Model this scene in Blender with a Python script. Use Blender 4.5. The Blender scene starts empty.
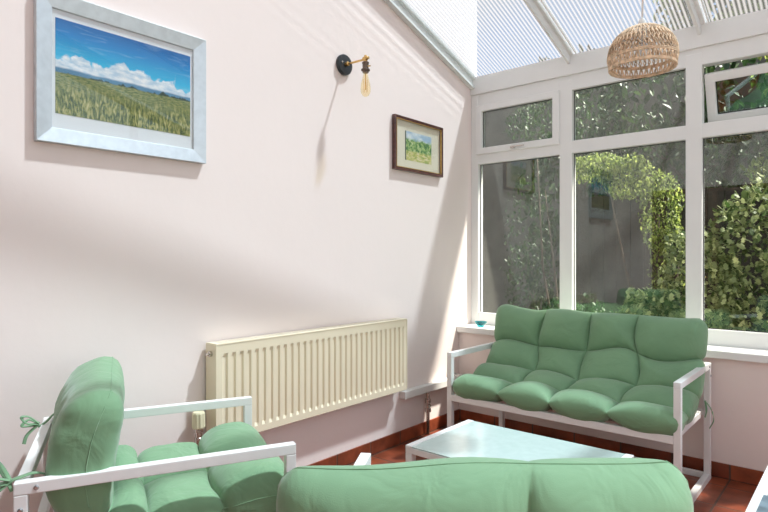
import bpy, bmesh, math, random
from mathutils import Vector, Matrix, noise
random.seed(7)
S = bpy.context.scene
COL = S.collection
R = math.radians

# ------------------------------------------------------------------ camera
cam = bpy.data.cameras.new('camera'); cam_o = bpy.data.objects.new('camera', cam); COL.objects.link(cam_o)
cam.sensor_width = 36; cam.lens = 36 * 570 / 768; cam.clip_start = 0.02
CAM_Z = 1.31
cam_o.location = (0, 0, CAM_Z); cam_o.rotation_euler = (R(90), 0, R(40.4))
S.camera = cam_o
# ------------------------------------------------------------------ exposure
S.view_settings.view_transform = 'Standard'; S.view_settings.look = 'None'
S.view_settings.gamma = 1; S.view_settings.use_curve_mapping = False
S.view_settings.exposure = 1.06
# ------------------------------------------------------------------ sky
W = bpy.data.worlds.new('sky'); S.world = W; W.use_nodes = True
nt = W.node_tree; nt.nodes.clear()
out = nt.nodes.new('ShaderNodeOutputWorld'); bg = nt.nodes.new('ShaderNodeBackground')
sky = nt.nodes.new('ShaderNodeTexSky'); sky.sky_type = 'NISHITA'; sky.sun_disc = False
sky.sun_elevation = R(61); sky.sun_rotation = R(45); sky.air_density = 1.0; sky.dust_density = .4; sky.ozone_density = 2.0
tc = nt.nodes.new('ShaderNodeTexCoord'); mp = nt.nodes.new('ShaderNodeMapping'); mp.inputs['Scale'].default_value = (1, 1, 1.6); mp.inputs['Location'].default_value = (2.3, 1.1, .4)
ns = nt.nodes.new('ShaderNodeTexNoise'); ns.inputs['Scale'].default_value = 3.2; ns.inputs['Detail'].default_value = 7
cr = nt.nodes.new('ShaderNodeValToRGB'); cr.color_ramp.elements[0].position = .46; cr.color_ramp.elements[1].position = .66
hs = nt.nodes.new('ShaderNodeHueSaturation'); hs.inputs['Saturation'].default_value = .5; hs.inputs['Value'].default_value = .8   # milky summer haze
mx = nt.nodes.new('ShaderNodeMix'); mx.data_type = 'RGBA'
mx.inputs[7].default_value = (3.1, 3.05, 3.0, 1)
L = nt.links.new
L(tc.outputs['Generated'], mp.inputs[0]); L(mp.outputs[0], ns.inputs['Vector']); L(ns.outputs[0], cr.inputs[0])
L(cr.outputs[0], mx.inputs[0]); L(sky.outputs[0], hs.inputs['Color']); L(hs.outputs[0], mx.inputs[6]); L(mx.outputs[2], bg.inputs[0]); L(bg.outputs[0], out.inputs[0])
bg.inputs[1].default_value = 0.20
# ------------------------------------------------------------------ sun (from beyond the window, to the right of it)
sl = bpy.data.lights.new('sun', 'SUN'); so = bpy.data.objects.new('sun', sl); COL.objects.link(so)
SUN_DIR = Vector((-.338, -.338, -.878))
so.rotation_euler = SUN_DIR.to_track_quat('-Z', 'Y').to_euler(); so.location = (3, 7, 9)
sl.energy = 9.4; sl.angle = R(3.0); sl.color = (1.0, .93, .84)

# ================================================================== materials
def srgb(r, g, b):
    f = lambda c: (c / 255 / 12.92) if c / 255 <= .04045 else ((c / 255 + .055) / 1.055) ** 2.4
    return (f(r), f(g), f(b), 1)
class MT:
    def __init__(s, name):
        s.m = bpy.data.materials.new(name); s.m.use_nodes = True; s.t = s.m.node_tree; s.N = s.t.nodes
        s.b = s.N['Principled BSDF']; s.o = s.N['Material Output']
    def n(s, typ, **kw):
        k = s.N.new('ShaderNode' + typ)
        for a, v in kw.items():
            if a.startswith('i_'): k.inputs[a[2:].replace('_', ' ')].default_value = v
            else: setattr(k, a, v)
        return k
    def l(s, a, b): s.t.links.new(a, b)
    def coord(s, scale=(1, 1, 1)):
        c = s.n('TexCoord'); m = s.n('Mapping'); m.inputs['Scale'].default_value = scale; s.l(c.outputs['Object'], m.inputs[0]); return m.outputs[0]
    def ramp(s, src, stops):
        r = s.n('ValToRGB'); e = r.color_ramp.elements
        while len(e) < len(stops): e.new(.5)
        for k, (p, c) in zip(e, stops): k.position = p; k.color = c
        s.l(src, r.inputs[0]); return r.outputs[0]
    def bump(s, src, strength, dist, chain=None):
        b = s.n('Bump'); b.inputs['Strength'].default_value = strength; b.inputs['Distance'].default_value = dist
        s.l(src, b.inputs['Height'])
        if chain is not None: s.l(chain, b.inputs['Normal'])
        s.l(b.outputs[0], s.b.inputs['Normal']); return b.outputs[0]
def plain(name, col, rough=.5, metal=0, var=.04, scale=6, bump=0, bscale=60, spec=.5, coat=0):
    t = MT(name); v = t.coord()
    n = t.n('TexNoise'); n.inputs['Scale'].default_value = scale; n.inputs['Detail'].default_value = 4; t.l(v, n.inputs['Vector'])
    c0 = tuple(max(0, x * (1 - var)) for x in col[:3]) + (1,); c1 = tuple(min(1, x * (1 + var)) for x in col[:3]) + (1,)
    t.l(t.ramp(n.outputs[0], [(.35, c0), (.65, c1)]), t.b.inputs['Base Color'])
    t.b.inputs['Roughness'].default_value = rough; t.b.inputs['Metallic'].default_value = metal
    t.b.inputs['Specular IOR Level'].default_value = spec
    if coat: t.b.inputs['Coat Weight'].default_value = coat; t.b.inputs['Coat Roughness'].default_value = .1
    if bump:
        n2 = t.n('TexNoise'); n2.inputs['Scale'].default_value = bscale; n2.inputs['Detail'].default_value = 5; t.l(v, n2.inputs['Vector'])
        t.bump(n2.outputs[0], bump, .01)
    return t.m
M = {}
M['wall'] = plain('painted_plaster', (.86, .755, .72), .75, var=.012, scale=1.2, bump=.10, bscale=14, spec=.25)
M['wall_out'] = plain('outside_render', (.80, .74, .70), .85, var=.03, scale=2, bump=.2, bscale=60)
M['wall_out2'] = plain('old_brick_rendering', (.13, .115, .10), .9, var=.2, scale=3)
M['upvc'] = plain('white_plastic_frame', (.80, .80, .79), .32, var=.01)
M['sill'] = plain('white_sill_board', (.84, .84, .83), .3, var=.01)
M['seal'] = plain('black_rubber_seal', (.012, .012, .013), .6)
M['white_metal'] = plain('white_powder_coated_metal', (.82, .81, .80), .38, var=.015, scale=20)
M['radiator'] = plain('cream_enamel', (.83, .735, .55), .38, var=.01)
M['grille'] = plain('cream_enamel_slots', (.70, .64, .53), .5)
M['chrome'] = plain('worn_chrome', (.62, .58, .54), .25, metal=1, var=.1, scale=50)
M['steel'] = plain('steel_bolt', (.45, .45, .46), .3, metal=1, scale=60)
M['brass'] = plain('aged_brass', (.72, .46, .18), .28, metal=1, var=.1, scale=40)
M['copper_dark'] = plain('antique_bronze', (.17, .125, .10), .35, metal=.8, var=.15, scale=60)
M['black'] = plain('black_painted_metal', (.018, .022, .026), .35, var=.1)
M['trv'] = plain('yellowed_plastic', (.74, .68, .47), .45, var=.03)
M['pipe'] = plain('white_painted_pipe', (.80, .78, .75), .4, var=.02)
M['rope'] = plain('natural_paper_rope', (.74, .55, .38), .85, var=.28, scale=45, bump=.4, bscale=250)
M['cord'] = plain('white_flex', (.78, .77, .75), .5)
M['trim'] = plain('pale_grey_flashing', (.70, .735, .72), .4, var=.02)
M['mat_white'] = plain('white_mount_card', (.80, .83, .86), .6, var=.01)
M['mat_cream'] = plain('cream_mount_card', (.80, .75, .61), .6, var=.01)
M['silver'] = plain('brushed_silver_moulding', (.60, .645, .68), .38, metal=.55, var=.05, scale=30)
M['mahogany'] = plain('dark_red_wood_moulding', (.085, .028, .022), .3, var=.3, scale=50, coat=.3)
M['dark_wood'] = plain('brown_stained_wood', (.13, .05, .025), .45, var=.3, scale=10)
M['fence'] = plain('weathered_fence_board', (.060, .052, .045), .85, var=.3, scale=6, bump=.4, bscale=40)
M['soil'] = plain('dark_garden_soil', (.035, .028, .02), .95, var=.3, scale=12, bump=.5, bscale=30)
M['bark'] = plain('grey_brown_bark', (.10, .075, .055), .9, var=.3, scale=30, bump=.6, bscale=60)
M['petal'] = plain('pink_petals', (.55, .04, .20), .6, var=.2, scale=40)
M['slate'] = plain('blue_grey_cover', (.15, .20, .235), .45, var=.3, scale=18)
M['paper'] = plain('page_edges', (.75, .74, .70), .7)
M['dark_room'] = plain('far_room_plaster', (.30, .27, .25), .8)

def fabric():
    t = MT('sage_green_canvas'); v = t.coord()
    n = t.n('TexNoise'); n.inputs['Scale'].default_value = 3; n.inputs['Detail'].default_value = 5; t.l(v, n.inputs['Vector'])
    t.l(t.ramp(n.outputs[0], [(.3, (.175, .315, .18, 1)), (.7, (.215, .375, .215, 1))]), t.b.inputs['Base Color'])
    t.b.inputs['Roughness'].default_value = .78; t.b.inputs['Specular IOR Level'].default_value = .3
    t.b.inputs['Sheen Weight'].default_value = .25; t.b.inputs['Sheen Roughness'].default_value = .5
    n1 = t.n('TexNoise'); n1.inputs['Scale'].default_value = 7; n1.inputs['Detail'].default_value = 3; n1.inputs['Distortion'].default_value = 1.2; t.l(v, n1.inputs['Vector'])
    b1 = t.bump(n1.outputs[0], .45, .02)
    w = t.n('TexNoise'); w.inputs['Scale'].default_value = 420; t.l(v, w.inputs['Vector'])
    t.bump(w.outputs[0], .12, .002, b1)
    return t.m
M['fabric'] = fabric()

def tiles(name, vertical=None, bw=.31, bh=.31):
    t = MT(name); c = t.n('TexCoord'); m = t.n('Mapping'); t.l(c.outputs['Object'], m.inputs[0])
    if vertical == 'x': m.inputs['Rotation'].default_value = (R(90), 0, 0)
    src = m.outputs[0]
    if vertical == 'y':
        sp = t.n('SeparateXYZ'); cb = t.n('CombineXYZ'); t.l(src, sp.inputs[0]); t.l(sp.outputs[1], cb.inputs[0]); t.l(sp.outputs[2], cb.inputs[1]); src = cb.outputs[0]
    if vertical == 'x':
        sp = t.n('SeparateXYZ'); cb = t.n('CombineXYZ'); t.l(c.outputs['Object'], sp.inputs[0]); t.l(sp.outputs[0], cb.inputs[0]); t.l(sp.outputs[2], cb.inputs[1]); src = cb.outputs[0]
    b = t.n('TexBrick'); b.offset = 0; t.l(src, b.inputs['Vector'])
    b.inputs['Scale'].default_value = 1; b.inputs['Brick Width'].default_value = bw; b.inputs['Row Height'].default_value = bh
    b.inputs['Mortar Size'].default_value = .006; b.inputs['Mortar Smooth'].default_value = .3
    b.inputs['Color1'].default_value = (.30, .075, .033, 1); b.inputs['Color2'].default_value = (.19, .045, .022, 1); b.inputs['Mortar'].default_value = (.10, .06, .045, 1)
    n = t.n('TexNoise'); n.inputs['Scale'].default_value = 9; n.inputs['Detail'].default_value = 6; t.l(c.outputs['Object'], n.inputs['Vector'])
    r = t.ramp(n.outputs[0], [(.3, (.55, .55, .55, 1)), (.7, (1.35, 1.3, 1.25, 1))])
    mx = t.n('Mix'); mx.data_type = 'RGBA'; mx.blend_type = 'MULTIPLY'; mx.inputs[0].default_value = 1
    t.l(b.outputs['Color'], mx.inputs[6]); t.l(r, mx.inputs[7]); t.l(mx.outputs[2], t.b.inputs['Base Color'])
    t.b.inputs['Roughness'].default_value = .3
    inv = t.n('Invert'); t.l(b.outputs['Fac'], inv.inputs[1])
    b1 = t.bump(inv.outputs[0], .5, .004); t.bump(n.outputs[0], .12, .006, b1)
    return t.m
M['floor'] = tiles('terracotta_floor_tiles')
M['skirt_y'] = tiles('terracotta_skirting_side', 'y', .31, .3)
M['skirt_x'] = tiles('terracotta_skirting_front', 'x', .31, .3)

def glass(name, tint, ior, rough=0):
    t = MT(name); t.N.remove(t.b)
    tr = t.n('BsdfTransparent'); tr.inputs[0].default_value = tint
    g = t.n('BsdfGlossy'); g.inputs['Roughness'].default_value = rough; g.inputs[0].default_value = (.93, 1, .93, 1)
    # Schlick reflectance, the same for both faces of the pane
    ge = t.n('NewGeometry'); dp = t.n('VectorMath', operation='DOT_PRODUCT'); t.l(ge.outputs['Normal'], dp.inputs[0]); t.l(ge.outputs['Incoming'], dp.inputs[1])
    ab = t.n('Math', operation='ABSOLUTE'); t.l(dp.outputs['Value'], ab.inputs[0])
    om = t.n('Math', operation='SUBTRACT'); om.inputs[0].default_value = 1; t.l(ab.outputs[0], om.inputs[1])
    pw = t.n('Math', operation='POWER'); pw.inputs[1].default_value = 5; t.l(om.outputs[0], pw.inputs[0])
    f0 = ((ior - 1) / (ior + 1)) ** 2
    f = t.n('Math', operation='MULTIPLY_ADD'); f.inputs[1].default_value = 1 - f0; f.inputs[2].default_value = f0; t.l(pw.outputs[0], f.inputs[0])
    m = t.n('MixShader'); t.l(f.outputs[0], m.inputs[0]); t.l(tr.outputs[0], m.inputs[1]); t.l(g.outputs[0], m.inputs[2]); t.l(m.outputs[0], t.o.inputs[0])
    return t.m
M['glass'] = glass('window_glass', (.90, .92, .91, 1), 1.75)
M['glass_tint'] = glass('tilted_window_glass', (.74, .82, .81, 1), 1.9)
M['pic_glass'] = glass('picture_glass', (.97, .97, .97, 1), 1.35)
M['bulb'] = glass('amber_bulb_glass', (1.0, .93, .76, 1), 1.5)
M['bowl'] = glass('turquoise_glass', (.25, .62, .66, 1), 1.5)
def frosted():
    t = MT('frosted_table_glass')
    v = t.coord(); n = t.n('TexNoise'); n.inputs['Scale'].default_value = 30; t.l(v, n.inputs['Vector'])
    t.l(t.ramp(n.outputs[0], [(.3, (.50, .62, .60, 1)), (.7, (.54, .66, .64, 1))]), t.b.inputs['Base Color'])
    t.b.inputs['Roughness'].default_value = .12; t.b.inputs['Specular IOR Level'].default_value = .8
    return t.m
M['frosted'] = frosted()
def polycarb():
    t = MT('ribbed_polycarbonate'); t.N.remove(t.b)
    c = t.n('TexCoord'); sp = t.n('SeparateXYZ'); t.l(c.outputs['Object'], sp.inputs[0])
    mu = t.n('Math', operation='MULTIPLY'); mu.inputs[1].default_value = 2 * math.pi / .026; t.l(sp.outputs[0], mu.inputs[0])
    si = t.n('Math', operation='SINE'); t.l(mu.outputs[0], si.inputs[0])
    mr = t.n('MapRange'); mr.inputs['From Min'].default_value = -1; mr.inputs['From Max'].default_value = 1
    mr.inputs['To Min'].default_value = .14; mr.inputs['To Max'].default_value = .74; t.l(si.outputs[0], mr.inputs['Value'])
    tr = t.n('BsdfTransparent'); tr.inputs[0].default_value = (.30, .375, .44, 1)
    tl = t.n('BsdfTranslucent'); tl.inputs[0].default_value = (.165, .165, .17, 1)
    m = t.n('MixShader'); t.l(mr.outputs[0], m.inputs[0]); t.l(tr.outputs[0], m.inputs[1]); t.l(tl.outputs[0], m.inputs[2])
    t.l(m.outputs[0], t.o.inputs[0]); return t.m
M['poly'] = polycarb()
def leaf(name, dark, light, trans=.35):
    t = MT(name); g = t.n('NewGeometry')
    r = t.ramp(g.outputs['Random Per Island'], [(0, dark), (.75, tuple((a + b) / 2 for a, b in zip(dark, light))), (1, light)])
    t.l(r, t.b.inputs['Base Color']); t.b.inputs['Roughness'].default_value = .5
    tl = t.n('BsdfTranslucent'); t.l(r, tl.inputs[0]); m = t.n('MixShader'); m.inputs[0].default_value = trans
    t.l(t.b.outputs[0], m.inputs[1]); t.l(tl.outputs[0], m.inputs[2]); t.l(m.outputs[0], t.o.inputs[0]); return t.m
M['ivy'] = leaf('variegated_ivy_leaves', (.05, .11, .02, 1), (.85, .90, .45, 1), .3)
M['leaf'] = leaf('bright_green_leaves', (.06, .12, .02, 1), (.60, .68, .20, 1), .5)
M['leaf_dark'] = leaf('dark_green_leaves', (.02, .05, .018, 1), (.09, .16, .05, 1), .25)
def landscape(name, kind):
    # printed picture, object y runs along the wall (0..1 over the width via scale) and z upwards, both normalised -0.5..0.5
    t = MT(name); c = t.n('TexCoord'); sp = t.n('SeparateXYZ'); t.l(c.outputs['Generated'], sp.inputs[0])
    Y, Z = sp.outputs[1], sp.outputs[2]
    def mixc(f, a, b):
        m = t.n('Mix'); m.data_type = 'RGBA'
        t.l(f, m.inputs[0])
        for k, x in ((6, a), (7, b)):
            if isinstance(x, tuple): m.inputs[k].default_value = x
            else: t.l(x, m.inputs[k])
        return m.outputs[2]
    def math_(op, a, b=None):
        m = t.n('Math', operation=op)
        for k, x in ((0, a), (1, b)):
            if x is None: continue
            if isinstance(x, (int, float)): m.inputs[k].default_value = x
            else: t.l(x, m.inputs[k])
        return m.outputs[0]
    def noise_(scale, sc=(1, 1, 1), det=5, dist=0):
        mp = t.n('Mapping'); mp.inputs['Scale'].default_value = sc; t.l(c.outputs['Generated'], mp.inputs[0])
        n = t.n('TexNoise'); n.inputs['Scale'].default_value = scale; n.inputs['Detail'].default_value = det; n.inputs['Distortion'].default_value = dist
        t.l(mp.outputs[0], n.inputs['Vector']); return n.outputs[0]
    def step(x, lo, hi):
        m = t.n('MapRange'); m.inputs['From Min'].default_value = lo; m.inputs['From Max'].default_value = hi; t.l(x, m.inputs['Value']); return m.outputs[0]
    if kind == 'meadow':
        skyc = t.ramp(Z, [(.4, (.25, .70, .85, 1)), (.62, (.02, .48, .78, 1)), (.85, (.004, .24, .60, 1)), (1, (.004, .13, .42, 1))])
        wisp = math_('MULTIPLY', step(noise_(6, (1, .8, 3.5), 6, .6), .55, .85), .35)
        skyc = mixc(wisp, skyc, (.6, .8, .9, 1))
        # cumulus band just above the horizon, taller to the far end
        top = math_('ADD', math_('MULTIPLY', noise_(7, (1, 1.1, .4), 3), .55), math_('MULTIPLY', Y, .07))
        top = math_('ADD', top, .30)
        cl = step(math_('SUBTRACT', math_('ADD', top, math_('MULTIPLY', noise_(22, (1, 1, 1), 4), .10)), Z), .03, .06)
        clc = mixc(step(noise_(14, (1, 1, 1.6), 5), .35, .65), (.50, .66, .80, 1), (.93, .95, .97, 1))
        c1 = mixc(cl, skyc, clc)
        hz = math_('ADD', math_('MULTIPLY', noise_(5, (1, 1, 0), 3), .05), .415)
        low = step(math_('SUBTRACT', math_('ADD', hz, .055), Z), 0, .02)
        c1 = mixc(low, c1, (.10, .26, .42, 1))
        grass = t.ramp(noise_(9, (1, 6, 1.2), 8, .8), [(.3, (.02, .05, .012, 1)), (.46, (.11, .15, .03, 1)), (.56, (.33, .33, .09, 1)), (.72, (.62, .55, .26, 1))])
        far = t.ramp(noise_(10, (1, 3, 8), 5), [(.35, (.07, .14, .04, 1)), (.6, (.32, .33, .12, 1))])
        grass = mixc(step(Z, .2, .38), grass, far)
        tr = math_('ADD', math_('MULTIPLY', noise_(16, (1, 1, .2), 4), .16), math_('MULTIPLY', Y, .03))
        tree = step(math_('SUBTRACT', math_('ADD', tr, .355), Z), 0, .012)
        c1 = mixc(tree, c1, (.02, .05, .03, 1))
        res = mixc(step(math_('SUBTRACT', hz, Z), 0, .012), c1, grass)
    else:
        base = t.ramp(noise_(9, (1, 1.5, 1), 8, .8), [(.3, (.03, .12, .06, 1)), (.45, (.15, .33, .10, 1)), (.58, (.45, .58, .22, 1)), (.75, (.72, .75, .60, 1))])
        ground = t.ramp(noise_(7, (1, 1, 2.5), 6, .6), [(.35, (.30, .42, .10, 1)), (.5, (.66, .62, .22, 1)), (.65, (.80, .72, .52, 1))])
        skyc = t.ramp(noise_(4, (1, 1, 1), 4), [(.4, (.42, .58, .74, 1)), (.6, (.78, .84, .86, 1))])
        r1 = mixc(step(math_('ADD', Z, math_('MULTIPLY', noise_(6), .25)), .82, .92), base, skyc)
        r1 = mixc(step(math_('SUBTRACT', .36, Z), 0, .06), r1, ground)
        res = mixc(step(math_('SUBTRACT', .05, Y), 0, .03), r1, (.05, .09, .06, 1))
    t.l(res, t.b.inputs['Base Color']); t.b.inputs['Roughness'].default_value = .45
    return t.m
M['meadow'] = landscape('meadow_print', 'meadow')
M['watercolour'] = landscape('garden_watercolour', 'garden')

# ================================================================== mesh helpers
def obj(name, bm, mat, parent=None, smooth=False, loc=None):
    me = bpy.data.meshes.new(name)
    bm.normal_update()
    bm.to_mesh(me); bm.free(); me.materials.append(M[mat] if isinstance(mat, str) else mat)
    if smooth:
        for p in me.polygons: p.use_smooth = True
        if smooth == 'auto':
            try: me.set_sharp_from_angle(angle=R(40))
            except Exception: pass
    o = bpy.data.objects.new(name, me); COL.objects.link(o)
    if parent is not None: o.parent = parent
    if loc is not None: o.location = loc
    return o
def empty(name, loc=(0, 0, 0), rz=0):
    o = bpy.data.objects.new(name, None); COL.objects.link(o); o.location = loc; o.rotation_euler = (0, 0, rz); o.empty_display_size = .1
    return o
def tag(o, label=None, cat=None, group=None, kind=None):
    if label: o['label'] = label
    if cat: o['category'] = cat
    if group: o['group'] = group
    if kind: o['kind'] = kind
    return o
def box(bm, lo, hi, bev=0, mat=None):
    vs = [bm.verts.new((x, y, z)) for x in (lo[0], hi[0]) for y in (lo[1], hi[1]) for z in (lo[2], hi[2])]
    f = [bm.faces.new([vs[i] for i in q]) for q in ((0, 1, 3, 2), (4, 6, 7, 5), (0, 4, 5, 1), (2, 3, 7, 6), (0, 2, 6, 4), (1, 5, 7, 3))]
    if mat is not None: bmesh.ops.transform(bm, matrix=mat, verts=vs)
    if bev:
        es = {e for q in f for e in q.edges}
        bmesh.ops.bevel(bm, geom=list(es), offset=bev, segments=2, profile=.6, affect='EDGES')
    return bm
def B(lo, hi, bev=0, mat=None): return box(bmesh.new(), lo, hi, bev, mat)
def tube(bm, pts, r, seg=8, close=False, cap=True):
    pts = [Vector(p) for p in pts]; n = len(pts); rings = []
    up = Vector((0, 0, 1))
    for i, p in enumerate(pts):
        if close: d = (pts[(i + 1) % n] - pts[i - 1])
        else: d = pts[min(i + 1, n - 1)] - pts[max(i - 1, 0)]
        d.normalize()
        a = up if abs(d.dot(up)) < .95 else Vector((1, 0, 0))
        s = d.cross(a).normalized(); t = s.cross(d)
        rr = r[i] if isinstance(r, (list, tuple)) else r
        rings.append([bm.verts.new(p + (s * math.cos(2 * math.pi * k / seg) + t * math.sin(2 * math.pi * k / seg)) * rr) for k in range(seg)])
    for i in range(n if close else n - 1):
        a, b = rings[i], rings[(i + 1) % n]
        for k in range(seg): bm.faces.new((a[k], a[(k + 1) % seg], b[(k + 1) % seg], b[k]))
    if cap and not close: bm.faces.new(rings[0][::-1]); bm.faces.new(rings[-1])
    return bm
def lathe(bm, prof, seg=32, mat=None, cap=True):
    rings = []
    new = []
    for r, z in prof:
        ring = [bm.verts.new((r * math.cos(2 * math.pi * k / seg), r * math.sin(2 * math.pi * k / seg), z)) for k in range(seg)]
        rings.append(ring); new += ring
    for a, b in zip(rings, rings[1:]):
        for k in range(seg): bm.faces.new((a[k], a[(k + 1) % seg], b[(k + 1) % seg], b[k]))
    if cap:
        if prof[0][0] > 1e-4: bm.faces.new(rings[0][::-1])
        if prof[-1][0] > 1e-4: bm.faces.new(rings[-1])
    if mat is not None: bmesh.ops.transform(bm, matrix=mat, verts=new)
    return bm
def rect_ring(bm, plane, a0, a1, b0, b1, w, c0, c1, bev=.004, mitre_in=0):
    """mitred frame in plane 'x' (y,z) or 'y' (x,z); w = member width; c0,c1 depth range"""
    def P(a, b, c): return (c, a, b) if plane == 'x' else (a, c, b)
    o = [(a0, b0), (a1, b0), (a1, b1), (a0, b1)]
    i = [(a0 + w, b0 + w), (a1 - w, b0 + w), (a1 - w, b1 - w), (a0 + w, b1 - w)]
    V = {}
    for k in range(4):
        V['of', k] = bm.verts.new(P(*o[k], c1)); V['if', k] = bm.verts.new(P(*i[k], c1 - mitre_in))
        V['ob', k] = bm.verts.new(P(*o[k], c0)); V['ib', k] = bm.verts.new(P(*i[k], c0))
    fs = []
    for k in range(4):
        j = (k + 1) % 4
        fs.append(bm.faces.new((V['of', k], V['of', j], V['if', j], V['if', k])))
        fs.append(bm.faces.new((V['ob', j], V['ob', k], V['ib', k], V['ib', j])))
        fs.append(bm.faces.new((V['ob', k], V['ob', j], V['of', j], V['of', k])))
        fs.append(bm.faces.new((V['ib', j], V['ib', k], V['if', k], V['if', j])))
    bmesh.ops.recalc_face_normals(bm, faces=fs)
    if bev:
        bmesh.ops.bevel(bm, geom=list({e for f in fs for e in f.edges}), offset=bev, segments=1, affect='EDGES')
    return bm

# ================================================================== setting
XL, XR, YW, YB = -2.5, 1.35, 3.86, -.6
def struct(name, bm, mat, parent=None, **k):
    o = obj(name, bm, mat, parent, **k)
    if parent is None: tag(o, kind='structure')
    return o
EAVE, SL = 2.767, .325
def roof_z(y): return EAVE + SL * (4.07 - y)
struct('floor', B((XL - .2, YB - 3, -.12), (XR + .2, 4.1, 0)), 'floor')
# left wall carries on above the glazed roof as the outside of the neighbouring house
struct('wall_left', B((XL - .25, YB - .2, 0), (XL, 4.14, 6.2)), 'wall')
struct('wall_window', B((XL, YW, 0), (XR, 4.14, .706)), 'wall')
struct('wall_right', B((XR, YB, 0), (XR + .2, 4.14, .706)), 'wall')
fill_win = empty('fill_window'); tag(fill_win, kind='structure')  # added glazing on the unseen side, lets fill light reach the left wall
YS = [YB, .32, 1.24, 2.16, 3.08, 4.0]
bm = bmesh.new()
for y in YS: box(bm, (XR + .06, y, .70), (XR + .13, y + .07, roof_z(y + .07) - .01), .004)
box(bm, (XR + .062, YB, .70), (XR + .128, 4.07, .80), .004); box(bm, (XR + .062, YB, 2.06), (XR + .128, 4.07, 2.15), .004)
n0 = len(bm.verts)
vs = [bm.verts.new((x, y, roof_z(y) + dz)) for x in (XR + .06, XR + .13) for y in (YB, 4.07) for dz in (-.10, 0)]
for q in ((0, 1, 3, 2), (4, 6, 7, 5), (0, 4, 5, 1), (2, 3, 7, 6), (0, 2, 6, 4), (1, 5, 7, 3)): bm.faces.new([vs[i] for i in q])
obj('window_frame', bm, 'upvc', fill_win)
for y0, y1 in zip(YS, YS[1:]):
    for z0, z1, z2 in ((.80, 2.06, 2.06), (2.15, roof_z(y0) - .09, roof_z(y1) - .09)):
        bm = bmesh.new(); bm.faces.new([bm.verts.new(p) for p in ((XR + .095, y0 + .07, z0), (XR + .095, y1, z0), (XR + .095, y1, z2), (XR + .095, y0 + .07, z1))])
        obj('pane', bm, 'glass', fill_win)
obj('window_sill', B((XR - .03, YB, .706), (XR + .062, 3.82, .752), .005), 'sill', fill_win)
# house wall behind, with a doorway into the unlit room
bm = bmesh.new()
box(bm, (XL, YB - .2, 0), (-2.38, YB, 2.25)); box(bm, (XL, YB - .2, 2.25), (XR, YB, 5.0)); box(bm, (-.2, YB - .2, 0), (XR, YB, 2.25))
struct('wall_house', bm, 'wall')
d = empty('door_1'); tag(d, kind='structure')
bm = bmesh.new()
for x0 in (-2.38, -1.62, -.26): box(bm, (x0, YB - .13, 0), (x0 + .06, YB + .02, 2.19), .004)
box(bm, (-2.38, YB - .13, 2.19), (-.2, YB + .02, 2.25), .004)
obj('door_frame', bm, 'dark_wood', d)
bm = bmesh.new(); rect_ring(bm, 'y', -2.32, -1.62, 0.02, 2.18, .10, YB - .09, YB - .045, .003); box(bm, (-2.22, YB - .085, .95), (-1.72, YB - .05, 1.05))
obj('door_leaf', bm, 'dark_wood', d)
obj('door_glass', B((-2.22, YB - .07, .12), (-1.72, YB - .064, 2.08)), 'glass', d)
obj('door_handle', tube(bmesh.new(), [(-1.67, YB - .045, 1.02), (-1.67, YB + .01, 1.02), (-1.79, YB + .012, 1.02)], .009), 'brass', d, True)
bm = bmesh.new(); box(bm, (XL - .2, YB - 3.1, 0), (XR + .2, YB - 3, 2.5)); box(bm, (XL - .25, YB - 3, 0), (XL - .15, YB - .2, 2.5)); box(bm, (XR + .1, YB - 3, 0), (XR + .2, YB - .2, 2.5))
box(bm, (XL - .2, YB - 3, 2.4), (XR + .2, YB - .2, 2.5))
struct('wall_inner_room', bm, 'dark_room')
# skirting tiles
struct('baseboard_left', B((XL, YB, 0), (XL + .012, YW, .088), .003), 'skirt_y')
struct('baseboard_window', B((XL + .012, YW - .012, 0), (XR, YW, .088), .003), 'skirt_x')
struct('baseboard_right', B((XR - .012, YB, 0), (XR, YW - .012, .088), .003), 'skirt_y')

# glazed lean-to roof
rf = empty('ceiling'); tag(rf, kind='structure')
def slope_box(x0, x1, y0, y1, d0, d1, bev=.003):
    """box between roof-parallel offsets d0<d1 (metres above the underside of the sheets)"""
    bm = bmesh.new(); vs = []
    for x in (x0, x1):
        for y in (y0, y1):
            for dd in (d0, d1): vs.append(bm.verts.new((x, y, roof_z(y) + dd)))
    f = [bm.faces.new([vs[i] for i in q]) for q in ((0, 1, 3, 2), (4, 6, 7, 5), (0, 4, 5, 1), (2, 3, 7, 6), (0, 2, 6, 4), (1, 5, 7, 3))]
    bmesh.ops.recalc_face_normals(bm, faces=f)
    if bev: bmesh.ops.bevel(bm, geom=bm.edges[:], offset=bev, segments=1, affect='EDGES')
    return bm
RX = [-1.665, -.815, .035, .885]
edges = [XL] + RX + [XR]
for a, b in zip(edges, edges[1:]):
    bm = bmesh.new(); y0, y1 = YB, 4.2
    vs = [bm.verts.new(p) for p in ((a, y0, roof_z(y0) + .012), (b, y0, roof_z(y0) + .012), (b, y1, roof_z(y1) + .012), (a, y1, roof_z(y1) + .012))]
    bm.faces.new(vs); obj('roof_panel', bm, 'poly', rf)
for x in RX:
    bm = slope_box(x - .032, x + .032, YB, 4.06, -.012, .045)
    bm2 = slope_box(x - .010, x + .010, YB, 4.03, -.075, -.010)
    me = bpy.data.meshes.new('t'); bm2.to_mesh(me); bm.from_mesh(me); bm2.free()
    bm2 = slope_box(x + .046, x + .056, YB, 4.05, -.008, .012)
    me = bpy.data.meshes.new('t'); bm2.to_mesh(me); bm.from_mesh(me); bm2.free()
    obj('rafter', bm, 'upvc', rf)
bm = bmesh.new(); box(bm, (XL, 4.03, 2.63), (XR, 4.14, EAVE + .005), .003)
obj('eaves_beam', bm, 'upvc', rf)
bm = bmesh.new(); box(bm, (XL, 4.14, 2.60), (XR, 4.36, 2.78), .003)
obj('eaves_gutter', bm, 'upvc', rf)
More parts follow.
